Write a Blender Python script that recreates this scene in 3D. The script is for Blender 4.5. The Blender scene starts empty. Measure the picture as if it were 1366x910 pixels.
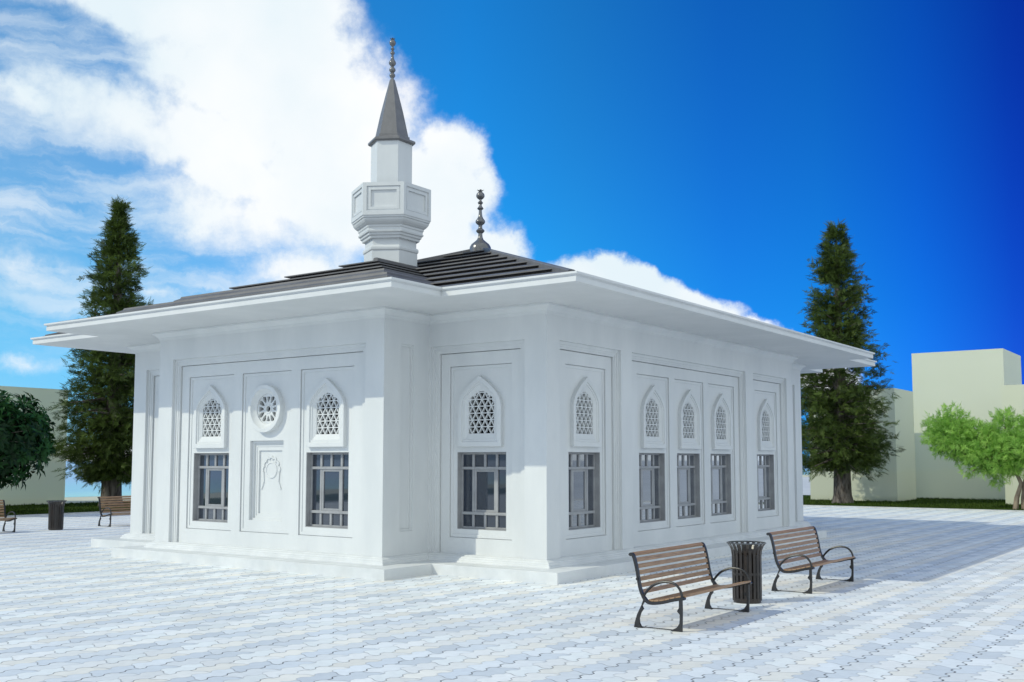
import bpy, bmesh, math, random
from mathutils import Vector, Matrix
random.seed(7)
R = math.radians
scene = bpy.context.scene
col = scene.collection

# ------------------------------------------------------------------ materials
def mat(name):
    m = bpy.data.materials.new(name); m.use_nodes = True
    nt = m.node_tree; nt.nodes.clear()
    out = nt.nodes.new('ShaderNodeOutputMaterial')
    b = nt.nodes.new('ShaderNodeBsdfPrincipled')
    nt.links.new(b.outputs[0], out.inputs[0])
    return m, nt, b, out

def node(nt, t, **kw):
    n = nt.nodes.new(t)
    for k, v in kw.items():
        if k.startswith('i_'):
            key = k[2:]
            n.inputs[int(key) if key.isdigit() else key].default_value = v
        else: setattr(n, k, v)
    return n

def math_n(nt, op, a, b=None, clamp=False):
    n = nt.nodes.new('ShaderNodeMath'); n.operation = op; n.use_clamp = clamp
    for i, v in enumerate((a, b)):
        if v is None: continue
        if isinstance(v, (int, float)): n.inputs[i].default_value = v
        else: nt.links.new(v, n.inputs[i])
    return n.outputs[0]

def mixcol(nt, fac, a, b, mode='MIX'):
    n = nt.nodes.new('ShaderNodeMix'); n.data_type = 'RGBA'; n.blend_type = mode
    for sock, v in ((n.inputs[0], fac), (n.inputs[6], a), (n.inputs[7], b)):
        if isinstance(v, (int, float)): sock.default_value = v
        elif isinstance(v, tuple): sock.default_value = (*v, 1) if len(v) == 3 else v
        else: nt.links.new(v, sock)
    return n.outputs[2]

def noisy(name, c1, c2, scale=3., rough=.6, bump=0., bscale=40., metal=0., spec=.5, detail=6., stretch=(1, 1, 1), contrast=(.35, .65)):
    m, nt, b, out = mat(name)
    tc = node(nt, 'ShaderNodeTexCoord'); mp = node(nt, 'ShaderNodeMapping')
    mp.inputs['Scale'].default_value = stretch
    nt.links.new(tc.outputs['Object'], mp.inputs[0])
    n = node(nt, 'ShaderNodeTexNoise', i_Scale=scale, i_Detail=detail, i_Roughness=.6)
    nt.links.new(mp.outputs[0], n.inputs['Vector'])
    r = node(nt, 'ShaderNodeMapRange'); r.inputs[1].default_value = contrast[0]; r.inputs[2].default_value = contrast[1]
    nt.links.new(n.outputs['Fac'], r.inputs[0])
    nt.links.new(mixcol(nt, r.outputs[0], c1, c2), b.inputs['Base Color'])
    b.inputs['Roughness'].default_value = rough; b.inputs['Metallic'].default_value = metal
    b.inputs['Specular IOR Level'].default_value = spec
    if bump:
        n2 = node(nt, 'ShaderNodeTexNoise', i_Scale=bscale, i_Detail=4.)
        nt.links.new(mp.outputs[0], n2.inputs['Vector'])
        bp = node(nt, 'ShaderNodeBump', i_Strength=bump, i_Distance=.02)
        nt.links.new(n2.outputs['Fac'], bp.inputs['Height'])
        nt.links.new(bp.outputs[0], b.inputs['Normal'])
    return m

M = {}
M['marble'] = noisy('white_stone', (.645, .665, .675), (.715, .73, .735), scale=1.1, rough=.55, bump=.06, bscale=30, spec=.3, stretch=(1, 1, .35))
M['soffit'] = noisy('white_plaster', (.63, .645, .65), (.69, .70, .705), scale=.9, rough=.7, bump=.05, bscale=25, spec=.2)
M['step'] = noisy('white_plinth_stone', (.63, .65, .66), (.72, .735, .74), scale=2.2, rough=.6, bump=.1, bscale=50, spec=.3)
M['roof'] = noisy('dark_grey_roof_metal', (.125, .121, .123), (.165, .16, .162), scale=2.5, rough=.5, bump=.05, bscale=18, spec=.4)
M['lead'] = noisy('grey_lead', (.165, .16, .162), (.205, .20, .202), scale=4, rough=.42, bump=.04, bscale=14, spec=.5)
M['finial'] = noisy('polished_grey_metal', (.14, .14, .145), (.19, .19, .195), scale=6, rough=.22, metal=.25, spec=.6)
M['frame'] = noisy('grey_window_metal', (.30, .305, .32), (.37, .375, .385), scale=5, rough=.5, spec=.4)
M['pane'] = None
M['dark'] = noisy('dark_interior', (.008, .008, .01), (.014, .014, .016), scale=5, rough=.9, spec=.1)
M['iron'] = noisy('cast_iron', (.010, .010, .011), (.022, .021, .021), scale=12, rough=.38, bump=.12, bscale=60, spec=.6)
M['binmetal'] = noisy('brown_black_metal', (.014, .010, .008), (.032, .023, .018), scale=9, rough=.3, bump=.08, bscale=50, spec=.6)
M['binring'] = noisy('worn_bin_steel', (.10, .105, .11), (.18, .185, .19), scale=9, rough=.22, metal=.7, spec=.6)
M['kerb'] = noisy('kerb_concrete', (.42, .43, .43), (.55, .56, .56), scale=2., rough=.85, bump=.2, bscale=30)
M['concrete'] = noisy('pale_concrete', (.50, .52, .55), (.60, .62, .64), scale=.06, rough=.9)
M['sand'] = noisy('pale_sand', (.56, .55, .40), (.66, .64, .50), scale=.1, rough=.95)
M['bark'] = noisy('rough_bark', (.055, .042, .034), (.20, .175, .155), scale=7, rough=.9, bump=.8, bscale=14, stretch=(1, 1, .25), contrast=(.4, .62))
M['barkpale'] = noisy('olive_bark', (.16, .12, .085), (.34, .27, .2), scale=6, rough=.9, bump=.7, bscale=12, stretch=(1, 1, .3))

def pane_mat():
    m, nt, b, out = mat('window_glass')
    b.inputs['Base Color'].default_value = (.020, .030, .050, 1)
    b.inputs['Roughness'].default_value = .02; b.inputs['IOR'].default_value = 1.6
    b.inputs['Specular IOR Level'].default_value = .6
    tc = node(nt, 'ShaderNodeTexCoord'); n = node(nt, 'ShaderNodeTexNoise', i_Scale=1.6, i_Detail=1.)
    nt.links.new(tc.outputs['Object'], n.inputs['Vector'])
    bp = node(nt, 'ShaderNodeBump', i_Strength=.03, i_Distance=.02)
    nt.links.new(n.outputs['Fac'], bp.inputs['Height']); nt.links.new(bp.outputs[0], b.inputs['Normal'])
    gl = node(nt, 'ShaderNodeBsdfGlossy'); gl.inputs['Roughness'].default_value = .03; gl.inputs[0].default_value = (.93, .96, 1, 1)
    nt.links.new(bp.outputs[0], gl.inputs['Normal'])
    lw = node(nt, 'ShaderNodeLayerWeight', i_Blend=.5)
    fac = math_n(nt, 'MULTIPLY', math_n(nt, 'POWER', lw.outputs['Facing'], 3.2), 2.7, clamp=True)
    mx = node(nt, 'ShaderNodeMixShader'); nt.links.new(fac, mx.inputs[0]); nt.links.new(b.outputs[0], mx.inputs[1]); nt.links.new(gl.outputs[0], mx.inputs[2])
    nt.links.new(mx.outputs[0], out.inputs[0])
    return m
M['pane'] = pane_mat()

def wood_mat():
    m, nt, b, out = mat('brown_slat_wood')
    tc = node(nt, 'ShaderNodeTexCoord'); mp = node(nt, 'ShaderNodeMapping'); mp.inputs['Scale'].default_value = (30, 1.6, 30)
    nt.links.new(tc.outputs['Object'], mp.inputs[0])
    n = node(nt, 'ShaderNodeTexNoise', i_Scale=2.5, i_Detail=8., i_Roughness=.65)
    nt.links.new(mp.outputs[0], n.inputs['Vector'])
    r = node(nt, 'ShaderNodeValToRGB')
    e = r.color_ramp.elements; e[0].position = .3; e[0].color = (.20, .112, .055, 1); e[1].position = .7; e[1].color = (.50, .315, .175, 1)
    nt.links.new(n.outputs['Fac'], r.inputs[0]); nt.links.new(r.outputs[0], b.inputs['Base Color'])
    b.inputs['Roughness'].default_value = .45
    bp = node(nt, 'ShaderNodeBump', i_Strength=.15, i_Distance=.004)
    nt.links.new(n.outputs['Fac'], bp.inputs['Height']); nt.links.new(bp.outputs[0], b.inputs['Normal'])
    return m
M['wood'] = wood_mat()

def building_mat():
    m, nt, b, out = mat('pale_green_facade')
    tc = node(nt, 'ShaderNodeTexCoord'); n = node(nt, 'ShaderNodeTexNoise', i_Scale=.4, i_Detail=5.)
    nt.links.new(tc.outputs['Object'], n.inputs['Vector'])
    nt.links.new(mixcol(nt, n.outputs['Fac'], (.78, .81, .63), (.83, .85, .69)), b.inputs['Base Color'])
    b.inputs['Roughness'].default_value = .8; b.inputs['Specular IOR Level'].default_value = .2
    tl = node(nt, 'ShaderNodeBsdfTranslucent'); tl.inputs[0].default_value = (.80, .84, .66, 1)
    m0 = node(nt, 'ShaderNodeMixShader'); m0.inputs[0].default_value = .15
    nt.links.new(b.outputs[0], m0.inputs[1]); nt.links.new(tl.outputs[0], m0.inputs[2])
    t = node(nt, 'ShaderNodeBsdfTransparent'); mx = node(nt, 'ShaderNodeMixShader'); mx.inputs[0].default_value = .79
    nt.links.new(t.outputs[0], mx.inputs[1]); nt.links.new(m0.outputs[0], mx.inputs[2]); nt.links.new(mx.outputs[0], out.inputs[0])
    return m
M['building'] = building_mat()

def leaf_mat(name, dark, light, transl=.25, rough=.5, spec=.3):
    m, nt, b, out = mat(name)
    a = node(nt, 'ShaderNodeAttribute', attribute_name='tint')
    nt.links.new(mixcol(nt, a.outputs['Fac'], dark, light), b.inputs['Base Color'])
    b.inputs['Roughness'].default_value = rough; b.inputs['Specular IOR Level'].default_value = spec
    t = node(nt, 'ShaderNodeBsdfTranslucent')
    nt.links.new(mixcol(nt, a.outputs['Fac'], dark, light), t.inputs[0])
    mx = node(nt, 'ShaderNodeMixShader'); mx.inputs[0].default_value = transl
    nt.links.new(b.outputs[0], mx.inputs[1]); nt.links.new(t.outputs[0], mx.inputs[2]); nt.links.new(mx.outputs[0], out.inputs[0])
    return m
M['needle'] = leaf_mat('conifer_foliage', (.022, .044, .010), (.125, .185, .036), .32)
M['olive'] = leaf_mat('bright_green_foliage', (.18, .38, .06), (.50, .76, .18), .45)
M['broad'] = leaf_mat('dark_glossy_leaf', (.006, .026, .007), (.022, .088, .018), .12, .5, .2)
M['grass'] = leaf_mat('grass_blade', (.035, .065, .010), (.07, .115, .018), .3, .7, .1)
M['turf'] = noisy('turf', (.030, .055, .008), (.055, .09, .014), scale=3., rough=.95, bump=.5, bscale=60, spec=.05)

def paving_mat():
    m, nt, b, out = mat('wavy_interlocking_pavers')
    tc = node(nt, 'ShaderNodeTexCoord'); sep = node(nt, 'ShaderNodeSeparateXYZ')
    nt.links.new(tc.outputs['Object'], sep.inputs[0])
    X, Y = sep.outputs[0], sep.outputs[1]
    a = .2385; L = .477
    def tri(v, p, amp, ph=0.):
        t = math_n(nt, 'PINGPONG', math_n(nt, 'ADD', v, ph + 400 * p), p / 2)
        t = math_n(nt, 'DIVIDE', t, p / 2)
        s = node(nt, 'ShaderNodeMapRange', interpolation_type='SMOOTHSTEP'); s.inputs[1].default_value = .2; s.inputs[2].default_value = .8
        nt.links.new(t, s.inputs[0])
        return math_n(nt, 'MULTIPLY', math_n(nt, 'SUBTRACT', s.outputs[0], .5), amp)
    u = math_n(nt, 'DIVIDE', math_n(nt, 'ADD', math_n(nt, 'ADD', X, tri(Y, L / 2, .055)), 240 * a * 4 + .055), a)
    iu = math_n(nt, 'FLOOR', u); fu = math_n(nt, 'FRACT', u)
    stag = math_n(nt, 'MULTIPLY', math_n(nt, 'MODULO', iu, 2), L * .5)
    v = math_n(nt, 'DIVIDE', math_n(nt, 'ADD', math_n(nt, 'ADD', math_n(nt, 'ADD', Y, tri(X, a * 2, .065, .05)), stag), 240 * L * 2), L)
    iv = math_n(nt, 'FLOOR', v); fv = math_n(nt, 'FRACT', v)
    # per tile hash
    cmb = node(nt, 'ShaderNodeCombineXYZ'); nt.links.new(iu, cmb.inputs[0]); nt.links.new(iv, cmb.inputs[1])
    wn = node(nt, 'ShaderNodeTexWhiteNoise', noise_dimensions='2D'); nt.links.new(cmb.outputs[0], wn.inputs['Vector'])
    k = math_n(nt, 'ADD', math_n(nt, 'MODULO', iu, 4), math_n(nt, 'MULTIPLY', math_n(nt, 'MODULO', iv, 2), 4))
    r = node(nt, 'ShaderNodeValToRGB'); r.color_ramp.interpolation = 'CONSTANT'
    pal = [(.675, .725, .785), (.82, .85, .875), (.86, .875, .88), (.87, .855, .805),
           (.78, .82, .86), (.695, .745, .80), (.845, .88, .89), (.86, .865, .85)]
    els = r.color_ramp.elements
    while len(els) < 8: els.new(.5)
    for i, c in enumerate(pal):
        els[i].position = i / 8; els[i].color = (*c, 1)
    nt.links.new(math_n(nt, 'DIVIDE', math_n(nt, 'ADD', k, .5), 8), r.inputs[0])
    base = r.outputs[0]
    # tile to tile variation and stone grain
    hv = node(nt, 'ShaderNodeMapRange'); hv.inputs[3].default_value = .89; hv.inputs[4].default_value = 1.05
    nt.links.new(wn.outputs['Value'], hv.inputs[0])
    g = node(nt, 'ShaderNodeTexNoise', i_Scale=9., i_Detail=7., i_Roughness=.7); nt.links.new(tc.outputs['Object'], g.inputs['Vector'])
    gv = node(nt, 'ShaderNodeMapRange'); gv.inputs[1].default_value = .3; gv.inputs[2].default_value = .7; gv.inputs[3].default_value = .93; gv.inputs[4].default_value = 1.05
    nt.links.new(g.outputs['Fac'], gv.inputs[0])
    g2 = node(nt, 'ShaderNodeTexNoise', i_Scale=.35, i_Detail=4.); nt.links.new(tc.outputs['Object'], g2.inputs['Vector'])
    gv2 = node(nt, 'ShaderNodeMapRange'); gv2.inputs[1].default_value = .3; gv2.inputs[2].default_value = .7; gv2.inputs[3].default_value = .95; gv2.inputs[4].default_value = 1.04
    nt.links.new(g2.outputs['Fac'], gv2.inputs[0])
    f = math_n(nt, 'MULTIPLY', math_n(nt, 'MULTIPLY', hv.outputs[0], gv.outputs[0]), gv2.outputs[0])
    vm = node(nt, 'ShaderNodeVectorMath', operation='SCALE'); nt.links.new(base, vm.inputs[0]); nt.links.new(f, vm.inputs['Scale'])
    # joints
    def edge(fr, w, cell):
        d = math_n(nt, 'MULTIPLY', math_n(nt, 'MINIMUM', fr, math_n(nt, 'SUBTRACT', 1., fr)), cell)
        q = node(nt, 'ShaderNodeMapRange', interpolation_type='SMOOTHSTEP'); q.inputs[1].default_value = w * .45; q.inputs[2].default_value = w
        q.inputs[3].default_value = 1; q.inputs[4].default_value = 0
        nt.links.new(d, q.inputs[0]); return q.outputs[0]
    eu, ev = edge(fu, .0125, a), edge(fv, .0105, L)
    # joints open and close along their length
    jn = node(nt, 'ShaderNodeTexNoise', i_Scale=5., i_Detail=2.); nt.links.new(tc.outputs['Object'], jn.inputs['Vector'])
    jr = node(nt, 'ShaderNodeMapRange'); jr.inputs[1].default_value = .35; jr.inputs[2].default_value = .6; jr.inputs[3].default_value = .5
    nt.links.new(jn.outputs['Fac'], jr.inputs[0])
    bidx = math_n(nt, 'MODULO', math_n(nt, 'ADD', iu, math_n(nt, 'GREATER_THAN', fu, .5)), 4)
    def is_b(q):
        c = math_n(nt, 'COMPARE', bidx, float(q)); c.node.inputs[2].default_value = .1; return c
    wgt = math_n(nt, 'ADD', math_n(nt, 'ADD', math_n(nt, 'MULTIPLY', is_b(1), .72), math_n(nt, 'MULTIPLY', is_b(3), .45)), .28)
    eu2 = math_n(nt, 'MULTIPLY', eu, wgt)
    j = math_n(nt, 'MULTIPLY', math_n(nt, 'MAXIMUM', eu2, math_n(nt, 'MULTIPLY', ev, .6)), jr.outputs[0])
    nt.links.new(mixcol(nt, j, vm.outputs[0], (.10, .105, .115)), b.inputs['Base Color'])
    b.inputs['Roughness'].default_value = .75; b.inputs['Specular IOR Level'].default_value = .25
    h = math_n(nt, 'SUBTRACT', math_n(nt, 'MULTIPLY', g.outputs['Fac'], .25), math_n(nt, 'MAXIMUM', eu, ev))
    bp = node(nt, 'ShaderNodeBump', i_Strength=.35, i_Distance=.008)
    nt.links.new(h, bp.inputs['Height']); nt.links.new(bp.outputs[0], b.inputs['Normal'])
    return m
M['paving'] = paving_mat()

def sea_mat():
    m, nt, b, out = mat('shallow_sea')
    tc = node(nt, 'ShaderNodeTexCoord'); sep = node(nt, 'ShaderNodeSeparateXYZ'); nt.links.new(tc.outputs['Object'], sep.inputs[0])
    r = node(nt, 'ShaderNodeMapRange', interpolation_type='SMOOTHSTEP'); r.inputs[1].default_value = 0; r.inputs[2].default_value = -14
    nt.links.new(sep.outputs[0], r.inputs[0])
    r2 = node(nt, 'ShaderNodeMapRange', interpolation_type='SMOOTHSTEP'); r2.inputs[1].default_value = -14; r2.inputs[2].default_value = -60
    nt.links.new(sep.outputs[0], r2.inputs[0])
    c = mixcol(nt, r2.outputs[0], mixcol(nt, r.outputs[0], (.40, .72, .62), (.30, .58, .66)), (.34, .48, .68))
    nt.links.new(c, b.inputs['Base Color']); b.inputs['Roughness'].default_value = .25
    n = node(nt, 'ShaderNodeTexNoise', i_Scale=1.2, i_Detail=4.); nt.links.new(tc.outputs['Object'], n.inputs['Vector'])
    bp = node(nt, 'ShaderNodeBump', i_Strength=.4, i_Distance=.15); nt.links.new(n.outputs['Fac'], bp.inputs['Height']); nt.links.new(bp.outputs[0], b.inputs['Normal'])
    return m
M['sea'] = sea_mat()

# ------------------------------------------------------------------ helpers
class MB:
    def __init__(s): s.v = []; s.f = []; s.t = []
    def add(s, vs, fs):
        o = len(s.v); s.v += [tuple(v) for v in vs]; s.f += [[i + o for i in f] for f in fs]
    def box(s, x0, x1, y0, y1, z0, z1, T=None):
        vs = [(x, y, z) for z in (z0, z1) for y in (y0, y1) for x in (x0, x1)]
        if T: vs = [T(*v) for v in vs]
        s.add(vs, [(0, 2, 3, 1), (4, 5, 7, 6), (0, 1, 5, 4), (2, 6, 7, 3), (0, 4, 6, 2), (1, 3, 7, 5)])
    def prism(s, poly, T0, T1):
        """poly: list of 2-D points, T0 / T1 map them onto the two end planes"""
        n = len(poly); o = len(s.v)
        s.v += [tuple(T0(*p)) for p in poly] + [tuple(T1(*p)) for p in poly]
        s.f += [[o + i for i in range(n)][::-1], [o + n + i for i in range(n)]]
        s.f += [[o + i, o + (i + 1) % n, o + n + (i + 1) % n, o + n + i] for i in range(n)]
    def rings(s, rings, closed=True, cap0=False, cap1=False):
        n = len(rings[0]); o = len(s.v)
        for r in rings: s.v += [tuple(p) for p in r]
        for k in range(len(rings) - 1):
            for i in range(n if closed else n - 1):
                j = (i + 1) % n
                s.f.append([o + k * n + i, o + k * n + j, o + (k + 1) * n + j, o + (k + 1) * n + i])
        if cap0: s.f.append([o + i for i in range(n)][::-1])
        if cap1: s.f.append([o + (len(rings) - 1) * n + i for i in range(n)])
    def lathe(s, prof, c=(0, 0, 0), n=24, ang=0.):
        rs = [[(c[0] + r * math.cos(ang + 2 * math.pi * i / n), c[1] + r * math.sin(ang + 2 * math.pi * i / n), c[2] + z) for i in range(n)] for r, z in prof]
        s.rings(rs, True, True, True)
    def tube(s, pts, rad, n=8, ref=Vector((0, 1, 0))):
        pts = [Vector(p) for p in pts]; rs = []
        for i, p in enumerate(pts):
            d = (pts[min(i + 1, len(pts) - 1)] - pts[max(i - 1, 0)]).normalized()
            a = d.cross(ref)
            if a.length < 1e-4: a = d.cross(Vector((1, 0, 0)))
            a.normalize(); b = d.cross(a)
            r = rad[i] if isinstance(rad, (list, tuple)) else rad
            rs.append([p + (a * math.cos(2 * math.pi * k / n) + b * math.sin(2 * math.pi * k / n)) * r for k in range(n)])
        s.rings(rs, True, True, True)
    def build(s, name, material, parent=None, loc=(0, 0, 0), rz=0., smooth=None, fix=True, bevel=0., tint=False):
        me = bpy.data.meshes.new(name)
        me.from_pydata(s.v, [], s.f); me.update()
        if fix:
            bm = bmesh.new(); bm.from_mesh(me)
            bmesh.ops.recalc_face_normals(bm, faces=bm.faces); bm.to_mesh(me); bm.free()
        if tint:
            at = me.attributes.new('tint', 'FLOAT', 'FACE'); at.data.foreach_set('value', s.t)
        me.materials.append(material)
        if smooth is not None:
            for p in me.polygons: p.use_smooth = True
            try: me.set_sharp_from_angle(angle=R(smooth))
            except Exception: pass
        o = bpy.data.objects.new(name, me); col.objects.link(o)
        o.location = loc; o.rotation_euler[2] = rz
        if bevel:
            bv = o.modifiers.new('bevel', 'BEVEL'); bv.width = bevel; bv.segments = 2; bv.limit_method = 'ANGLE'; bv.angle_limit = R(40)
        if parent: attach(o, parent)
        return o

def world_off(p):
    v = Vector(p.location)
    return v if p.parent is None or not p.get('_local') else v
def attach(o, parent):
    o.parent = parent
    o.matrix_parent_inverse = chain(parent).inverted()
def chain(o):
    m = Matrix.Translation(o.location) @ o.rotation_euler.to_matrix().to_4x4()
    return m if o.parent is None else chain(o.parent) @ o.matrix_parent_inverse @ m

def tag(o, label=None, cat=None, group=None, kind=None):
    if label: o['label'] = label
    if cat: o['category'] = cat
    if group: o['group'] = group
    if kind: o['kind'] = kind
    return o
def empty(name, loc, label=None, cat=None, group=None, rz=0.):
    o = bpy.data.objects.new(name, None); col.objects.link(o); o.location = loc; o.rotation_euler[2] = rz
    o.empty_display_size = .3
    return tag(o, label, cat, group)
def children(o, allobs): return [c for c in allobs if c.parent == o]
def copy_tree(o, parent=None):
    c = o.copy(); col.objects.link(c)
    kids = [k for k in list(bpy.data.objects) if k.parent == o]
    if parent is not None:
        c.parent = parent; c.matrix_parent_inverse = o.matrix_parent_inverse.copy()
    for k in kids: copy_tree(k, c)
    return c

# ------------------------------------------------------------------ key dimensions (metres)
A1, A2, A3 = 2.745, 9.452, 12.232         # front facade: bay right edge, bay left edge, far corner
DB = 1.290                                # projection of the bay
BL, BR_, B2 = 12.124, .690, 14.632        # side facade length, recess of rear wing, rear line
EV, LIP = 1.742, .040
ZT, ZB, ZC, ZP, ZS, ST = 5.065, 4.905, 4.731, .323, .190, .638
CX, CY = -6.116, 6.062
OUT = [(0, 0), (0, BL), (-BR_, BL), (-BR_, B2), (-A1, B2), (-A1, B2 + DB), (-A2, B2 + DB), (-A2, B2), (-A3 + BR_, B2), (-A3 + BR_, BL), (-A3, BL), (-A3, 0), (-A2, 0), (-A2, -DB), (-A1, -DB), (-A1, 0)]
def offset(poly, d):
    res = []
    n = len(poly)
    for i in range(n):
        p0, p1, p2 = Vector(poly[i - 1]), Vector(poly[i]), Vector(poly[(i + 1) % n])
        e0 = (p1 - p0).normalized(); e1 = (p2 - p1).normalized()
        n0 = Vector((e0.y, -e0.x)); n1 = Vector((e1.y, -e1.x))
        q = p1 + (n0 + n1) * d
        res.append((q.x, q.y))
    return res
def loft(mb, prof, poly=OUT):
    mb.rings([[(x, y, z) for x, y in offset(poly, d)] for d, z in prof])

mosque = empty('mosque', (CX, CY, 0), 'small white stone mosque with carved panels, broad eaves, grey hipped roof and one short minaret', 'mosque')

# ------------------------------------------------------------------ walls with stepped relief
walls = MB()
def relief(T, u0, u1, z0, z1, rects):
    us = sorted({round(v, 5) for v in [u0, u1] + [c for r in rects for c in r[:2]]})
    zs = sorted({round(v, 5) for v in [z0, z1] + [c for r in rects for c in r[2:4]]})
    nu, nz = len(us) - 1, len(zs) - 1
    dep = [[0.] * nz for _ in range(nu)]
    for i in range(nu):
        for j in range(nz):
            cu, cz = (us[i] + us[i + 1]) / 2, (zs[j] + zs[j + 1]) / 2
            for a, b, c, d, e in rects:
                if a < cu < b and c < cz < d: dep[i][j] = e
    for i in range(nu):
        for j in range(nz):
            d = dep[i][j]
            walls.add([T(us[i], d, zs[j]), T(us[i + 1], d, zs[j]), T(us[i + 1], d, zs[j + 1]), T(us[i], d, zs[j + 1])], [(0, 1, 2, 3)])
            if i + 1 < nu and abs(dep[i + 1][j] - d) > 1e-6:
                e = dep[i + 1][j]
                walls.add([T(us[i + 1], d, zs[j]), T(us[i + 1], e, zs[j]), T(us[i + 1], e, zs[j + 1]), T(us[i + 1], d, zs[j + 1])], [(0, 1, 2, 3)] if e > d else [(3, 2, 1, 0)])
            if j + 1 < nz and abs(dep[i][j + 1] - d) > 1e-6:
                e = dep[i][j + 1]
                walls.add([T(us[i], d, zs[j + 1]), T(us[i + 1], d, zs[j + 1]), T(us[i + 1], e, zs[j + 1]), T(us[i], e, zs[j + 1])], [(0, 1, 2, 3)] if e > d else [(3, 2, 1, 0)])
ZF = 4.285
def frame_rects(a, b):
    return [(a, b, ZP, ZF, .06), (a + .058, b - .058, ZP, ZF - .058, .078), (a + .11, b - .11, ZP, ZF - .10, .090), (a + .150, b - .150, ZP, ZF - .14, .19), (a + .163, b - .163, ZP, ZF - .152, .132)]
PH = .735
def panel_rects(c, kind='window'):
    r = [(c - PH, c + PH, .622, 3.885, .185), (c - PH + .010, c + PH - .010, .632, 3.875, .158), (c - PH + .07, c + PH - .07, .69, 3.82, .172)]
    if kind == 'window':
        r += [(c - .578, c + .578, .785, 2.240, .335)]
        r += [(c - .31, c + .31, 2.575, 3.20, .32), (c - .25, c + .25, 3.20, 3.30, .32), (c - .14, c + .14, 3.30, 3.385, .32)]
    if kind == 'niche':
        r += [(c - .25, c + .25, 2.88, 3.38, .32)]
        r += [(c - .50, c + .50, .868, 2.485, .235), (c - .45, c + .45, .91, 2.43, .272), (c - .395, c + .395, .955, 2.365, .282), (c - .345, c + .345, 1.0, 2.285, .315)]
    return r

TA = lambda y0: (lambda u, d, z: (u, y0 + d, z))
TBx = lambda x0: (lambda u, d, z: (x0 - d, u, z))        # facing +x
TL_ = lambda x0: (lambda u, d, z: (x0 + d, u, z))        # facing -x
TRr = lambda y0: (lambda u, d, z: (u, y0 - d, z))        # facing +y
ZW = 4.915
wins = []                                                # (x, y, rz) of window modules on the facade plane
bay_c = -(A1 + A2) / 2
# front bay
rc = frame_rects(-A2 + .47, -A1 - .47)
for k, c in enumerate((bay_c - 1.737, bay_c, bay_c + 1.737)):
    rc += panel_rects(c, 'niche' if k == 1 else 'window')
    if k != 1: wins.append((c, -DB, 0.))
relief(TA(-DB), -A2, -A1, ZP, ZW, rc)
# front wings
wc = -(.48 + A1 - .045) / 2
relief(TA(0), -A1, 0, ZP, ZW, frame_rects(-A1 + .045, -.48) + panel_rects(wc)); wins.append((wc, 0, 0.))
wc2 = -A3 - wc
relief(TA(0), -A3, -A2, ZP, ZW, frame_rects(-A3 + .48, -A2 - .045) + panel_rects(wc2)); wins.append((wc2, 0, 0.))
# bay returns with a slim sunk panel
for T in (TBx(-A1), TL_(-A2)):
    relief(T, -DB, 0, ZP, ZW, [(-.815, -.455, .76, 4.28, .03), (-.775, -.495, .80, 4.24, .06)])
# right side facade
rc = frame_rects(.44, 2.705) + panel_rects(1.572) + frame_rects(3.152, 8.942) + frame_rects(9.409, 11.702) + panel_rects(10.556)
for c in (4.31, 6.047, 7.784): rc += panel_rects(c)
relief(TBx(0), 0, BL, ZP, ZW, rc)
for c in (1.572, 4.31, 6.047, 7.784, 10.556): wins.append((0, c, R(90)))
# rear wing return and side, left side, rear
relief(TBx(-BR_), BL, B2, ZP, ZW, frame_rects(BL + .08, B2 - .48) + [(BL + .5, B2 - .95, .62, 3.885, .16)])
relief(TL_(-A3 + BR_), BL, B2, ZP, ZW, frame_rects(BL + .08, B2 - .48))
relief(TL_(-A3), 0, BL, ZP, ZW, frame_rects(.44, 2.705) + frame_rects(3.152, 8.942) + frame_rects(9.409, 11.702))
relief(TRr(BL), -BR_, 0, ZP, ZW, []); relief(TRr(BL), -A3, -A3 + BR_, ZP, ZW, [])
relief(TRr(B2), -A1, -BR_, ZP, ZW, []); relief(TRr(B2), -A3 + BR_, -A2, ZP, ZW, [])
relief(TRr(B2 + DB), -A2, -A1, ZP, ZW, frame_rects(-A2 + .47, -A1 - .47))
relief(TBx(-A1), B2, B2 + DB, ZP, ZW, []); relief(TL_(-A2), B2, B2 + DB, ZP, ZW, [])
bmw = walls.build('wall', M['marble'], mosque, fix=False)
me = bmw.data
bm = bmesh.new(); bm.from_mesh(me); bmesh.ops.remove_doubles(bm, verts=bm.verts, dist=1e-5); bmesh.ops.recalc_face_normals(bm, faces=bm.faces); bm.to_mesh(me); bm.free()

# cornice under the soffit
mb = MB(); loft(mb, [(-.02, 4.726), (.012, 4.726), (.018, 4.752), (.030, 4.758), (.036, 4.785), (.062, 4.815), (.100, 4.845), (.130, 4.862), (.138, 4.870), (.138, 4.904)])
mb.build('cornice', M['marble'], mosque)
# moulded plinth and lower step (the rear wing stands on the moulding only)
mb = MB(); loft(mb, [(.165, .150), (.165, .205), (.155, .222), (.135, .232), (.128, .262), (.105, .270), (.098, .290), (.055, .304), (.022, .322), (-.20, .3235)])
mb.build('plinth_moulding', M['step'], mosque)
STEP = [(0, 0), (0, BL), (-BR_ - .9, BL), (-BR_ - .9, B2 - 1.), (-A3 + BR_ + .9, B2 - 1.), (-A3 + BR_ + .9, BL), (-A3, BL), (-A3, 0), (-A2, 0), (-A2, -DB), (-A1, -DB), (-A1, 0)]
mb = MB(); loft(mb, [(ST, -.02), (ST, ZS - .006), (ST - .006, ZS), (-.3, ZS + .0005)], STEP)
mb.build('lower_step', M['step'], mosque)
mb = MB(); loft(mb, [(.19, -.02), (.19, .15), (.16, .1525)], [(-BR_, BL), (-BR_, B2), (-A1, B2), (-A1, B2 + DB), (-A2, B2 + DB), (-A2, B2), (-A3 + BR_, B2), (-A3 + BR_, BL)])
mb.build('rear_base_course', M['step'], mosque)

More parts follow.
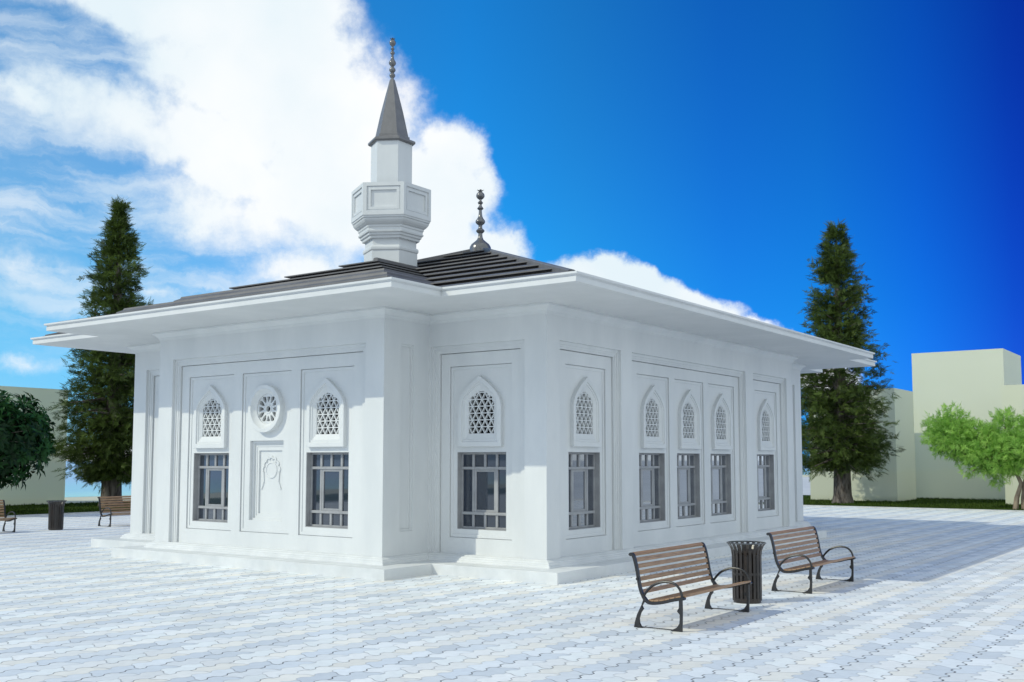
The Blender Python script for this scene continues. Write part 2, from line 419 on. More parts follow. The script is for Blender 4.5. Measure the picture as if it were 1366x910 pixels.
# eave slab: soffit, fascia board, cove and lip
mb = MB()
loft(mb, [(-.3, ZB), (EV - LIP - .012, ZB), (EV - LIP, ZB + .006), (EV - LIP, ZB + .088), (EV - LIP - .010, ZB + .094), (EV - LIP - .008, ZB + .104), (EV - LIP + .008, ZB + .114), (EV - .008, ZB + .120), (EV, ZB + .126), (EV, ZT - .004), (EV - .006, ZT), (EV - .35, ZT + .03), (EV - .8, ZT + .035)])
mb.build('eave', M['soffit'], mosque)

# ------------------------------------------------------------------ roof
SL = .335; Z0 = 5.085; PITCH = .86; LAP = .060; GAP = .052; TH = .028
def course_profile(tmax, plain=0):
    drop = GAP + TH
    pts = []; i = 0; t = 0.
    while True:
        z = Z0 + SL * t
        if i == 0: pts += [(0, Z0 - .03), (0, Z0 + .03)]
        z_start = Z0 + SL * PITCH * i + .03
        t1 = min(PITCH * (i + 1), tmax)
        z_end = z_start + (SL - drop / PITCH) * (t1 - PITCH * i)
        if t1 >= tmax - .05:
            pts.append((tmax, z_end)); break
        if i < plain:
            pts += [(t1, z_end), (t1 + .004, z_end + drop * .35), (t1 + .10, z_end + drop * .6 + .03), (t1 + .12, z_end + drop + .04)]
            i += 1; continue
        pts += [(t1, z_end - .001), (t1 + .14, z_end + .012), (t1 + .14, z_end + GAP), (t1 - .012, z_end + GAP - .004), (t1 - .012, z_end + GAP + TH - .008)]
        i += 1
    return pts
def hip_roof(x0, x1, y0, y1, tmax, plain=0):
    mb = MB()
    pts = course_profile(tmax, plain)
    mb.rings([[(x0 + t, y0 + t, z), (x1 - t, y0 + t, z), (x1 - t, y1 - t, z), (x0 + t, y1 - t, z)] for t, z in pts], True, False, True)
    return mb
def hip_cap(mb, p0, p1, w=.07, h=.02):
    p0, p1 = Vector(p0), Vector(p1); d = (p1 - p0); s = d.cross(Vector((0, 0, 1))).normalized(); up = s.cross(d).normalized()
    sec = [(-w, -.16), (-w, 0), (-w * .55, h), (w * .55, h), (w, 0), (w, -.16)]
    mb.rings([[p + s * a + up * b for a, b in sec] for p in (p0, p1)], True, True, True)
E0 = EV - .20
mx0, mx1, my0, my1 = -A3 - E0, E0, -E0, BL + E0
tm = min(mx1 - mx0, my1 - my0) / 2 - .02
roof = hip_roof(mx0, mx1, my0, my1, tm).build('roof', M['roof'], mosque, fix=True)
bx0, bx1, by0 = -A2 - E0, -A1 + E0, -DB - E0
tb = (bx1 - bx0) / 2 - .02
bay_roof = hip_roof(bx0, bx1, by0, by0 + 2 * tb + 3.2, tb, 2).build('bay_roof', M['roof'], mosque)
rw = hip_roof(-A3 + BR_ - E0, -BR_ + E0, BL - 4, B2 + E0, 3.4).build('rear_roof', M['roof'], mosque)
rb = hip_roof(bx0, bx1, B2 + DB + E0 - 7, B2 + DB + E0, 3.0).build('rear_roof', M['roof'], mosque)
mb = MB(); zz = lambda t: Z0 + SL * t + .022
for sx, sy, ex, ey in ((mx0, my0, 1, 1), (mx1, my0, -1, 1), (mx1, my1, -1, -1), (mx0, my1, 1, -1)):
    hip_cap(mb, (sx + ex * .05, sy + ey * .05, zz(.05)), (sx + ex * tm, sy + ey * tm, zz(tm)))
mb.build('hip_cap', M['roof'], roof)
mb = MB()
hip_cap(mb, (CX + .018, by0 + tb, zz(tb)), (CX + .018, by0 + tb + 3, zz(tb)))
mb.build('hip_cap', M['roof'], bay_roof)

# roof finial
def alem(mb, prof, c, petals, r, z):
    mb.lathe([(a, h) for a, h in prof], (c[0], c[1], 0), 32)
    for k in range(petals):                      # opened bud at the tip
        a = 2 * math.pi * k / petals + .4
        d = Vector((math.cos(a), math.sin(a), 0)); s = Vector((-d.y, d.x, 0)); b = Vector((c[0], c[1], z))
        mb.rings([[b + d * (rr + tk) + s * w + Vector((0, 0, h)) for w, tk in ((-ww, 0), (0, .008), (ww, 0), (0, -.008))]
                  for rr, h, ww in ((r * .25, -.01, r * .3), (r * .45, r * .45, r * .42), (r * .95, r * .75, r * .3), (r * 1.2, r * .7, r * .05))], True, True, True)
apex_prof = [(.31, 7.46), (.293, 7.545), (.289, 7.602), (.275, 7.68), (.239, 7.745), (.174, 7.8), (.135, 7.833), (.087, 7.877), (.061, 7.943), (.054, 8.042), (.075, 8.055), (.1, 8.08), (.115, 8.108), (.1, 8.136), (.07, 8.16), (.054, 8.185), (.05, 8.24), (.058, 8.265), (.1, 8.295), (.122, 8.325), (.13, 8.35), (.122, 8.385), (.1, 8.415), (.076, 8.45), (.055, 8.5), (.046, 8.56), (.039, 8.671), (.066, 8.683), (.085, 8.71), (.07, 8.735), (.043, 8.77), (.033, 8.814), (.055, 8.835), (.072, 8.863), (.055, 8.888), (.033, 8.914), (.033, 8.947), (.076, 8.975), (.108, 9.02), (.113, 9.06), (.1, 9.105), (.07, 9.135), (.03, 9.16), (.01, 9.165)]
mb = MB(); alem(mb, apex_prof, (CX, CY), 5, .085, 9.14)
mb.build('finial', M['finial'], mosque, smooth=50)

# ------------------------------------------------------------------ minaret (hexagonal)
MX, MY = -6.72, 3.24
KM = 1.034                                # the minaret stands just behind the bay ridge
def mz(z): return 2.08 + (z - 2.08) * KM
minaret = bpy.data.objects.new('minaret', None); col.objects.link(minaret); minaret.location = (MX, MY, 6.2); attach(minaret, mosque)
minaret.location = (MX, MY, 6.2); minaret.matrix_parent_inverse = Matrix.Translation((-CX, -CY, 0))
HEX = R(30)
def hexrings(prof): return [[(MX + KM * r * math.cos(HEX + R(60) * i), MY + KM * r * math.sin(HEX + R(60) * i), mz(z)) for i in range(6)] for r, z in prof]
mb = MB(); mb.rings(hexrings([(.64, 6.0), (.64, 6.93), (.665, 6.95), (.672, 6.99), (.665, 7.025), (.64, 7.045), (.615, 7.05), (.615, 7.225)]), True, True, True)
mb.build('minaret_base', M['marble'], minaret)
mb = MB(); mb.rings(hexrings([(.60, 7.21), (.69, 7.212), (.70, 7.26), (.735, 7.28), (.745, 7.325), (.78, 7.34), (.79, 7.375), (.765, 7.385), (.77, 7.44), (.79, 7.46), (.795, 7.50), (.83, 7.52), (.875, 7.56), (.905, 7.60), (.92, 7.635), (.905, 7.645), (.935, 7.655), (.945, 7.70)]), True, True, True)
mb.build('corbel', M['marble'], minaret)
mb = MB()
Rb, zb0, zb1 = .960, 7.70, 8.46
for k in range(6):
    a0, a1 = HEX + R(60) * k, HEX + R(60) * (k + 1)
    p0 = Vector((MX + KM * Rb * math.cos(a0), MY + KM * Rb * math.sin(a0), 0)); p1 = Vector((MX + KM * Rb * math.cos(a1), MY + KM * Rb * math.sin(a1), 0))
    s = (p1 - p0); L = s.length; s.normalize(); n = Vector((s.y, -s.x, 0))
    keep = walls; walls = MB()
    T = lambda u, d, z: tuple(p0 + s * u - n * d + Vector((0, 0, z)))
    relief(T, 0, L, mz(zb0), mz(zb1), [(a_, b_, mz(c_), mz(d_), e_) for a_, b_, c_, d_, e_ in [(.09, L - .09, zb0 + .10, zb1 - .085, .028), (.12, L - .12, zb0 + .13, zb1 - .115, .018), (.185, L - .185, zb0 + .19, zb1 - .175, .052)]])
    mb.add(walls.v, walls.f); walls = keep
mb.rings(hexrings([(Rb, zb1), (.84, zb1), (.84, 7.9), (.3, 7.9)]))
mb.rings(hexrings([(Rb, zb0), (.5, zb0)]))
mb.build('balcony', M['marble'], minaret)
mb = MB(); mb.rings(hexrings([(.498, 7.85), (.498, 9.60)]), True, True, True)
mb.build('shaft', M['marble'], minaret)
mb = MB(); mb.rings(hexrings([(.50, 9.555), (.545, 9.56), (.575, 9.585), (.575, 9.63), (.555, 9.645), (.47, 9.675), (.435, 9.70), (.435, 9.745), (.405, 9.755), (.275, 10.35), (.16, 10.80), (.062, 11.17)]), True, True, True)
mb.build('spire', M['lead'], minaret)
tip = [(.055, 11.13), (.045, 11.165), (.038, 11.18), (.034, 11.20), (.055, 11.235), (.071, 11.262), (.071, 11.285), (.055, 11.315), (.034, 11.34), (.055, 11.363), (.079, 11.40), (.075, 11.43), (.055, 11.46), (.032, 11.49), (.048, 11.515), (.08, 11.55), (.088, 11.582), (.078, 11.615), (.055, 11.65), (.036, 11.70), (.027, 11.785), (.05, 11.81), (.057, 11.831), (.045, 11.855), (.02, 11.89), (.04, 11.915), (.048, 11.931), (.038, 11.95), (.02, 11.97), (.027, 12.0), (.062, 12.03), (.079, 12.075), (.07, 12.12), (.045, 12.15), (.01, 12.16)]
tip = [(r * KM, mz(z)) for r, z in tip]
mb = MB(); alem(mb, tip, (MX, MY), 5, .06, mz(12.145))
mb.build('minaret_finial', M['finial'], minaret, smooth=50)

# ------------------------------------------------------------------ windows (built once at the facade plane, y = depth)
def place(o, x, y, rz):
    o.location = (x, y, 0); o.rotation_euler[2] = rz
def arch(hw, zb, zs, zt, n=9):
    """pointed arch outline, from bottom left round to bottom right"""
    pts = [(-hw, zb), (-hw, zs)]
    h = zt - zs
    left = []
    for i in range(1, n):
        t = i / n
        # circular start flattening towards a straight line into the point
        a = t * 1.02
        x = -hw * (1 - t) ** .80 if t < 1 else 0
        z = zs + h * (t ** .86)
        x = -hw * (1 - (t ** 1.55))
        left.append((x, z))
    pts += left + [(0, zt)] + [(-x, z) for x, z in left[::-1]] + [(hw, zs), (hw, zb)]
    return pts
wf = MB()
W, Z0w, Z1w = .578, .785, 2.240
lin = .012; d0, d1 = .178, .335
wf.box(-W + .002, -W + lin, d0, d1 - .002, Z0w + .002, Z1w - .002); wf.box(W - lin, W - .002, d0, d1 - .002, Z0w + .002, Z1w - .002)
wf.box(-W + lin, W - lin, d0, d1 - .002, Z1w - lin, Z1w - .002); wf.box(-W + lin, W - lin, d0, d1 - .002, Z0w + .002, Z0w + lin)
fy0, fy1 = .280, .322
e = .045
wf.box(-W + lin, -W + e, fy0, fy1, Z0w + lin, Z1w - lin); wf.box(W - e, W - lin, fy0, fy1, Z0w + lin, Z1w - lin)
wf.box(-W + e, W - e, fy0 + .001, fy1, Z0w + lin, Z0w + e); wf.box(-W + e, W - e, fy0 + .001, fy1, Z1w - e, Z1w - lin)
zr = (1.082, 1.935); hb = .026; vb = .0255
xs = (-.278, 0, .278)
for z in zr: wf.box(-W + e, W - e, fy0 - .012, fy1 - .004, z - hb, z + hb)
for x in xs:
    wf.box(x - vb, x + vb, fy0 + .004, fy1 - .002, zr[1] + hb, Z1w - e); wf.box(x - vb, x + vb, fy0 + .004, fy1 - .002, Z0w + e, zr[0] - hb)
for x in (xs[0], xs[2]): wf.box(x - vb, x + vb, fy0 + .004, fy1 - .002, zr[0] + hb, zr[1] - hb)
# opening sash in the middle
sx0, sx1 = xs[0] + vb, xs[2] - vb; sz0, sz1 = zr[0] + hb, zr[1] - hb; sw = .042
wf.box(sx0, sx0 + sw, fy0 + .010, fy1 - .006, sz0, sz1); wf.box(sx1 - sw, sx1, fy0 + .010, fy1 - .006, sz0, sz1)
wf.box(sx0 + sw, sx1 - sw, fy0 + .011, fy1 - .006, sz0, sz0 + sw); wf.box(sx0 + sw, sx1 - sw, fy0 + .011, fy1 - .006, sz1 - sw, sz1)
window = wf.build('window', M['frame'], bevel=.004)
pb = MB(); pb.add([(-W + .02, .312, Z0w + .02), (W - .02, .312, Z0w + .02), (W - .02, .312, Z1w - .02), (-W + .02, .312, Z1w - .02)], [(0, 1, 2, 3)])
pane = pb.build('pane', M['pane'], fix=False); pane.parent = window

ar = MB()
seq = [(.510, 2.340, 3.115, 3.682, .180), (.510, 2.340, 3.115, 3.682, .094), (.504, 2.346, 3.115, 3.675, .088), (.425, 2.425, 3.14, 3.585, .088), (.418, 2.432, 3.14, 3.577, .096), (.415, 2.435, 3.14, 3.574, .112), (.385, 2.475, 3.15, 3.54, .114), (.378, 2.482, 3.15, 3.532, .128), (.312, 2.575, 3.185, 3.422, .160), (.300, 2.590, 3.19, 3.408, .166), (.300, 2.590, 3.19, 3.408, .285)]
ar.rings([[(x, d, z) for x, z in arch(h, zb, zs, zt)] for h, zb, zs, zt, d in seq])
arched = ar.build('arched_window', M['marble'])
# star lattice clipped to the arch
gr = MB()
gp = [Vector(p) for p in arch(.305, 2.585, 3.19, 3.413)]
def clip(p, d):
    ts = []
    n = len(gp)
    for i in range(n):
        a, b = gp[i], gp[(i + 1) % n]; ed = b - a
        den = d.x * ed.y - d.y * ed.x
        if abs(den) < 1e-9: continue
        w = a - p; t = (w.x * ed.y - w.y * ed.x) / den; s = (w.x * d.y - w.y * d.x) / den
        if -1e-6 <= s <= 1 + 1e-6: ts.append(t)
    return (min(ts), max(ts)) if len(ts) >= 2 and max(ts) - min(ts) > .03 else None
def bar(p, d, w, y0, y1):
    c = clip(p, d)
    if not c: return
    a, b = p + d * c[0], p + d * c[1]; q = Vector((-d.y, d.x)) * w
    gr.prism([a - q, b - q, b + q, a + q], lambda x, z: (x, y0, z), lambda x, z: (x, y1, z))
tri = .15; hh = tri * .866
for k in range(1, 7): bar(Vector((0, 2.590 + hh * k - .004)), Vector((1, 0)), .0092, .176, .225)
for sgn in (1, -1):
    d = Vector((.5, .866 * sgn))
    for k in range(-14, 15): bar(Vector((tri * k + tri / 2, 2.590 - .004)), d, .0092, .176 + .002 * sgn, .2255 + .001 * sgn)
grille = gr.build('grille', M['marble']); grille.parent = arched
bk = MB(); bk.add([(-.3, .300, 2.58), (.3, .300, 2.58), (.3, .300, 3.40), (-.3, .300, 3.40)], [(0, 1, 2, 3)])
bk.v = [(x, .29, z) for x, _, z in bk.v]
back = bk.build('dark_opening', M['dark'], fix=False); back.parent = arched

inv = Matrix.Translation((-CX, -CY, 0))
def put(src, x, y, rz, first):
    o = src if first else copy_tree(src)
    place(o, x, y, rz); o.parent = mosque; o.matrix_parent_inverse = inv.copy()
for i, (x, y, rz) in enumerate(wins):
    put(window, x, y, rz, i == 0); put(arched, x, y, rz, i == 0)

# round window and niche of the bay
rz_ = MB(); zc = 3.130; N = 64
def ring(r, d, n=N): return [(bay_c + .02 + r * math.sin(2 * math.pi * i / n), -DB + d, zc + r * math.cos(2 * math.pi * i / n)) for i in range(n)]
rz_.rings([ring(r, d) for r, d in ((.485, .18), (.485, .062), (.478, .056), (.405, .056), (.398, .066), (.385, .088), (.345, .13), (.325, .140), (.312, .15), (.312, .28))])
rose = rz_.build('round_window', M['marble'], mosque, smooth=25)
tr = MB(); NP = 12
rc_ = Vector((bay_c + .02, zc))
for k in range(NP):                                   # tracery: each sector is a plate with a tear-shaped hole
    a0 = 2 * math.pi * k / NP; ha = math.pi / NP
    ri, ro = .092, .318
    n = 28; hole = []; outer = []
    rcen = .222
    for i in range(n):
        t = 2 * math.pi * i / n
        rad = rcen + .085 * math.cos(t)
        wid = (.023 + .040 * (rad - .137) / .17) * math.sin(t)
        hole.append((rad, wid))
    for rad, wid in hole:                              # push outwards from the hole centre to the sector border
        d = Vector((rad - rcen, wid)); d.normalize()
        s = 0.
        while s < .5:
            p = Vector((rcen, 0)) + d * s
            rr = p.length; an = abs(math.atan2(p.y, p.x))
            if rr > ro or rr < ri or an > ha: break
            s += .0015
        p = Vector((rcen, 0)) + d * s; outer.append((p.x, p.y))
    def W3(q, d):
        ca, sa = math.cos(a0), math.sin(a0)
        return (rc_.x + q[0] * sa + q[1] * ca, -DB + d, rc_.y + q[0] * ca - q[1] * sa)
    tr.rings([[W3(q, .245) for q in outer], [W3(q, .182) for q in outer], [W3(q, .182) for q in hole], [W3(q, .245) for q in hole]])
hub = lambda r, d: [(rc_.x + r * math.sin(2 * math.pi * i / 32), -DB + d, rc_.y + r * math.cos(2 * math.pi * i / 32)) for i in range(32)]
tr.rings([hub(.097, .24), hub(.097, .176), hub(.088, .170), hub(.068, .170), hub(.058, .180), hub(.058, .24)])
attach(tr.build('tracery', M['marble']), rose)
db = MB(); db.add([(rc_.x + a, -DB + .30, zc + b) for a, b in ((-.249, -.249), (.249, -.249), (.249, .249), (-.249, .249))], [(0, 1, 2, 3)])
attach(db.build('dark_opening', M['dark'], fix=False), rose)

ni = MB()
lobes = []
cz = 1.845
pts = [(-.365, 1.50), (-.30, 1.62), (-.275, 1.66), (-.30, 1.85)]
for k in range(7):                                     # seven foils
    am = math.pi - (k + .5) * math.pi / 7
    cx_, cz_ = .27 * math.cos(am), cz + .27 * math.sin(am) * 1.02
    for j in range(7):
        a = am + math.pi * .5 - j * math.pi / 6
        pts.append((cx_ + .064 * math.cos(a), cz_ + .064 * math.sin(a)))
pts += [(.30, 1.85), (.275, 1.66), (.30, 1.62), (.365, 1.50)]
pts = [(x * .85, z) for x, z in pts]
# raised foil arch: a plate round the outline, inner edge offset inwards
inner = [(x * .86, cz + (z - cz) * .86 if z > cz else z) for x, z in pts]
ny = -DB + .315
ni.rings([[(bay_c + x, ny + d, z) for x, z in L] for L, d in ((pts, .002), (pts, -.02), (inner, -.02), (inner, .002))], closed=False)
for r0, r1 in ((.165, .135),):
    q = lambda r, d: [(bay_c + r * math.cos(2 * math.pi * i / 40), ny + d, 1.885 + r * math.sin(2 * math.pi * i / 40)) for i in range(40)]
    ni.rings([q(.172, .002), q(.168, -.014), q(.145, -.018), q(.135, -.006), q(.02, -.006)], True, False, True)
ni.build('niche_carving', M['marble'], mosque)

# ------------------------------------------------------------------ ground
def sheet(name, x0, x1, y0, y1, z, m, kind='structure'):
    mb = MB(); mb.add([(x0, y0, z), (x1, y0, z), (x1, y1, z), (x0, y1, z)], [(0, 1, 2, 3)])
    return tag(mb.build(name, m, fix=False), kind=kind)
GX, GY = -27.35, 31.42
sheet('ground', -4000, 4000, -4000, 4000, -.08, M['concrete'])
sheet('plaza_paving', GX, 60, -60, GY, 0, M['paving'])
sheet('beach', -46.7, -38.5, -400, 400, -.07, M['sand'])
sheet('sea', -4000, -46.7, -4000, 4000, -.065, M['sea'])
bpy.data.objects['sea'].location.x = 0
# the shader measures distance from the shore
sea = bpy.data.objects['sea']
for v in sea.data.vertices: v.co.x += 46.7
sea.location.x = -46.7
mb = MB(); mb.box(GX - .16, GX, -60, GY + .16, -.06, .055); mb.box(GX, 60, GY, GY + .16, -.06, .055)
tag(mb.build('kerb', M['kerb'], bevel=.012), kind='structure')
sheet('left_lawn', -36.6, GX - .16, -60, 60, .02, M['turf']).name = 'lawn'
sheet('lawn', GX - .16, 9, GY + .16, 46, .021, M['turf'])
gb = MB()
def blade(x, y):
    h = random.uniform(.05, .13); a = random.uniform(0, 6.28); w = random.uniform(.012, .03); l = random.uniform(.0, .06)
    dx, dy = math.cos(a), math.sin(a)
    gb.add([(x - dx * w, y - dy * w, .015), (x + dx * w, y + dy * w, .015), (x - dy * l, y + dx * l, h)], [(0, 1, 2)]); gb.t.append(random.random())
for _ in range(26000): blade(random.uniform(-36.4, GX - .2), random.uniform(-6, 26))
for _ in range(22000): blade(random.uniform(-14, 9), GY + .2 + (random.random() ** 1.5) * 13)
tag(gb.build('grass', M['grass'], fix=False, tint=True), 'short dark green grass on the lawn beyond the paving', 'grass', kind='stuff')

# ------------------------------------------------------------------ background buildings
def block(x0, x1, y0, y1, h, label):
    mb = MB(); mb.box(x0, x1, y0, y1, .0, h)
    o = mb.build('building', M['building'])
    return tag(o, label, 'building', 'plain pale buildings round the square')
block(-9.15, -4.69, 38.8, 42.3, 5.74, 'low pale green box building behind the right conifer')
block(-5.28, -.60, 44.5, 49.5, 8.0, 'tall pale green box building, highest of the plain blocks')
block(.36, 6.0, 38.5, 43.5, 5.65, 'low pale yellow box building at the right edge behind the bright green tree')
block(-44.0, -36.7, -8., 13.25, 5.5, 'long pale green box building at the left edge behind the dark bush')

# ------------------------------------------------------------------ benches
def spline(pts, n=6):
    res = []; P = [Vector(p) for p in pts]
    for i in range(len(P) - 1):
        p0, p1, p2, p3 = P[max(i - 1, 0)], P[i], P[i + 1], P[min(i + 2, len(P) - 1)]
        for k in range(n):
            t = k / n
            res.append(.5 * ((2 * p1) + (p2 - p0) * t + (2 * p0 - 5 * p1 + 4 * p2 - p3) * t * t + (3 * p1 - p0 - 3 * p2 + p3) * t ** 3))
    res.append(P[-1]); return res
BLEN = 2.08
def ribbon(mb, pts, w, y0, y1):
    pts = [Vector(p) for p in pts]; Lf, Rt = [], []
    for i, p in enumerate(pts):
        d = (pts[min(i + 1, len(pts) - 1)] - pts[max(i - 1, 0)]).normalized(); q = Vector((-d.y, d.x)) * (w[i] if isinstance(w, list) else w)
        Lf.append(p + q); Rt.append(p - q)
    rs = [[(l.x, y0, l.y), (r.x, y0, r.y), (r.x, y1, r.y), (l.x, y1, l.y)] for l, r in zip(Lf, Rt)]
    mb.rings(rs, True, True, True)
backc = spline([(-.055, .885), (-.035, .905), (-.005, .885), (.025, .80), (.05, .69), (.085, .50), (.125, .40), (.18, .335)], 5)
seatc = spline([(.125, .40), (.17, .338), (.25, .312), (.40, .332), (.56, .375), (.685, .398)], 5)
def bench(name, label, group):
    root = empty(name, (0, 0, 0), label, 'bench', group)
    for s in (-1, 1):
        yc = s * (BLEN / 2 - .02); y0, y1 = yc - .02, yc + .02
        mb = MB()
        ribbon(mb, backc, .017, y0, y1); ribbon(mb, seatc, .019, y0 + .0005, y1 - .0005)
        for (u, z) in ((.06, .60), (.685, .398)):      # bolt heads
            mb.tube([(u, yc - .034, z), (u, yc + .034, z)], .018, 8, Vector((1, 0, 0)))
        fr = mb.build('side_frame', M['iron'], root, bevel=.004)
        rear = [(.155, .395), (.105, .275), (.045, .16), (.012, .06), (0, .0), (.124, .0), (.100, .018), (.078, .055), (.073, .115), (.097, .185), (.135, .235), (.112, .27), (.165, .345)]
        fron = [(.665, .395), (.668, .25), (.660, .0), (.505, .0), (.535, .018), (.592, .045), (.628, .095), (.636, .17), (.634, .205), (.598, .245), (.625, .285), (.627, .395)]
        for poly in (rear, fron):
            m2 = MB(); m2.prism(poly, lambda u, z: (u, y0 + .003, z), lambda u, z: (u, y1 - .003, z))
            attach(m2.build('leg', M['iron'], bevel=.003), fr)
        m3 = MB(); m3.tube([(p.x, yc, p.y) for p in spline([(.13, .375), (.165, .435), (.25, .52), (.35, .568), (.455, .587), (.56, .572), (.625, .52), (.658, .45), (.668, .39)], 4)], .0165, 8)
        attach(m3.build('armrest', M['iron'], smooth=40), fr)
        m4 = MB(); m4.tube([(.10, yc, .012), (.54, yc, .012)], .006, 6)     # tie rod at the feet
        attach(m4.build('tie_rod', M['iron']), fr)
    yl = BLEN / 2 - .042
    def slats(curve, n, t0, t1, w, lift):
        seg = [(curve[i + 1] - curve[i]).length for i in range(len(curve) - 1)]; tot = sum(seg); ev = []
        for k in range(61):                                # resample to even spacing
            t = tot * k / 60.001; i = 0
            while i < len(seg) - 1 and t > seg[i]: t -= seg[i]; i += 1
            ev.append(curve[i].lerp(curve[i + 1], t / seg[i]))
        curve = ev
        mb = MB(); m = len(curve) - 1
        for k in range(n):
            f = (t0 + (t1 - t0) * k / (n - 1)) * m; i = min(int(f), m - 1); fr_ = f - i
            p = curve[i].lerp(curve[i + 1], fr_); d = (curve[min(i + 1, m)] - curve[i]).normalized(); nrm = Vector((-d.y, d.x))
            if nrm.x + nrm.y < 0: nrm = -nrm
            c = p + nrm * lift
            poly = [c + d * a + nrm * b for a, b in ((-w, -.011), (w, -.011), (w, .011), (-w, .011))]
            mb.prism(poly, lambda u, z: (u, -yl, z), lambda u, z: (u, yl, z))
        return mb
    slats(backc, 7, .07, .80, .027, .0).build('backrest', M['wood'], root, bevel=.005)
    slats(seatc, 7, .22, .985, .034, .022).build('seat', M['wood'], root, bevel=.005)
    return root
b0 = bench('bench', 'nearest slatted brown bench with iron arms, left of the near litter bin', 'slatted benches on the square')
b0.location = (3.90, -2.86, .002)
spots = [((3.90, 1.65, .002), 'slatted brown bench just right of the big flared bin beside the mosque wall'),
         ((-19.88, -.02, .002), 'slatted bench cut off by the left edge of the photo'),
         ((-19.88, 5.14, .002), 'far slatted bench half hidden behind the left corner of the mosque')]
for loc, lab in spots:
    c = copy_tree(b0); c.location = loc; c['label'] = lab

# ------------------------------------------------------------------ litter bins
def bin_(name, label, group):
    root = empty(name, (0, 0, 0), label, 'litter bin', group)
    mb = MB(); n = 20
    prof = [(.205, .03), (.208, .40), (.208, .68), (.218, .76), (.242, .82), (.278, .862)]
    for k in range(n):
        a = 2 * math.pi * k / n; d = Vector((math.cos(a), math.sin(a), 0)); s = Vector((-d.y, d.x, 0)); rs = []
        for r, z in prof:
            w = .0195 + max(0, r - .208) * .06
            rs.append([d * (r + t) + s * (w * e) + Vector((0, 0, z)) for e, t in ((-1, 0), (1, 0), (1, .006), (-1, .006))])
        mb.rings(rs, True, True, True)
    mb.build('slat_cage', M['binmetal'], root)
    mb = MB()
    for r, z in ((.212, .05), (.214, .42)):
        mb = MB(); mb.lathe([(r - .014, z - .018), (r - .002, z - .018), (r - .002, z + .018), (r - .014, z + .018)], n=40)
        mb.build('hoop', M['binmetal'], root)
    mb = MB(); q = [[(c0 * math.cos(a), c0 * math.sin(a), zz_) for a in [2 * math.pi * i / 48 for i in range(48)]] for c0, zz_ in ((.272, .855), (.288, .858), (.288, .872), (.272, .875), (.272, .855))]
    mb.rings(q); mb.build('rim', M['binring'], root, smooth=40)
    mb = MB(); q = [[(c0 * math.cos(a), c0 * math.sin(a), zz_) for a in [2 * math.pi * i / 40 for i in range(40)]] for c0, zz_ in ((.01, .03), (.185, .03), (.185, .70), (.178, .70), (.178, .05), (.01, .05))]
    mb.rings(q); mb.build('liner', M['binmetal'], root, smooth=40)
    mb = MB(); mb.lathe([(.2, .0), (.2, .03)], n=40); mb.build('base', M['binmetal'], root)
    return root
k0 = bin_('litter_bin', 'black slatted litter bin with flared steel rim between the two near benches', 'slatted litter bins on the square')
k0.location = (4.12, -.86, .001)
c = copy_tree(k0); c.location = (-19.3, 2.32, .001); c['label'] = 'distant dark slatted litter bin between two benches left of the mosque'

# ------------------------------------------------------------------ trees
def lerp_tab(tab, z):
    if z <= tab[0][0]: return tab[0][1]
    for (a, b), (c, d) in zip(tab, tab[1:]):
        if z <= c: return b + (d - b) * (z - a) / (c - a)
    return tab[-1][1]
def frond(mb, p, d, L, w, tint, rnd, n=7):
    """flat feathery spray: a spine with paired narrow leaflets"""
    d = d.normalized()
    up = Vector((rnd.uniform(-1, 1), rnd.uniform(-1, 1), rnd.uniform(-.3, 1)))
    s = d.cross(up)
    if s.length < 1e-3: s = d.cross(Vector((1, 0, 0)))
    s.normalize(); nn = s.cross(d)
    for k in range(n):
        t = (k + .4) / n
        q = p + d * (L * t) - nn * (L * .18 * t * t)
        l = w * (1.15 - t) * rnd.uniform(.7, 1.2)
        for sg in (-1, 1):
            e = (d * .75 + s * sg * .8 + nn * rnd.uniform(-.35, .35)).normalized()
            x = e.cross(nn).normalized() * (l * .105)
            a = q + e * l
            mb.add([q - x * .6, q + e * l * .55 - x, a, q + e * l * .55 + x], [(0, 1, 2, 3)])
            mb.t.append(min(1, max(0, tint + rnd.uniform(-.15, .15))))
    x = s * (w * .1)
    mb.add([p - x, p + d * L * .6 - x - nn * L * .07, p + d * (L * 1.08) - nn * L * .2, p + d * L * .6 + x - nn * L * .07], [(0, 1, 2, 3)]); mb.t.append(tint)

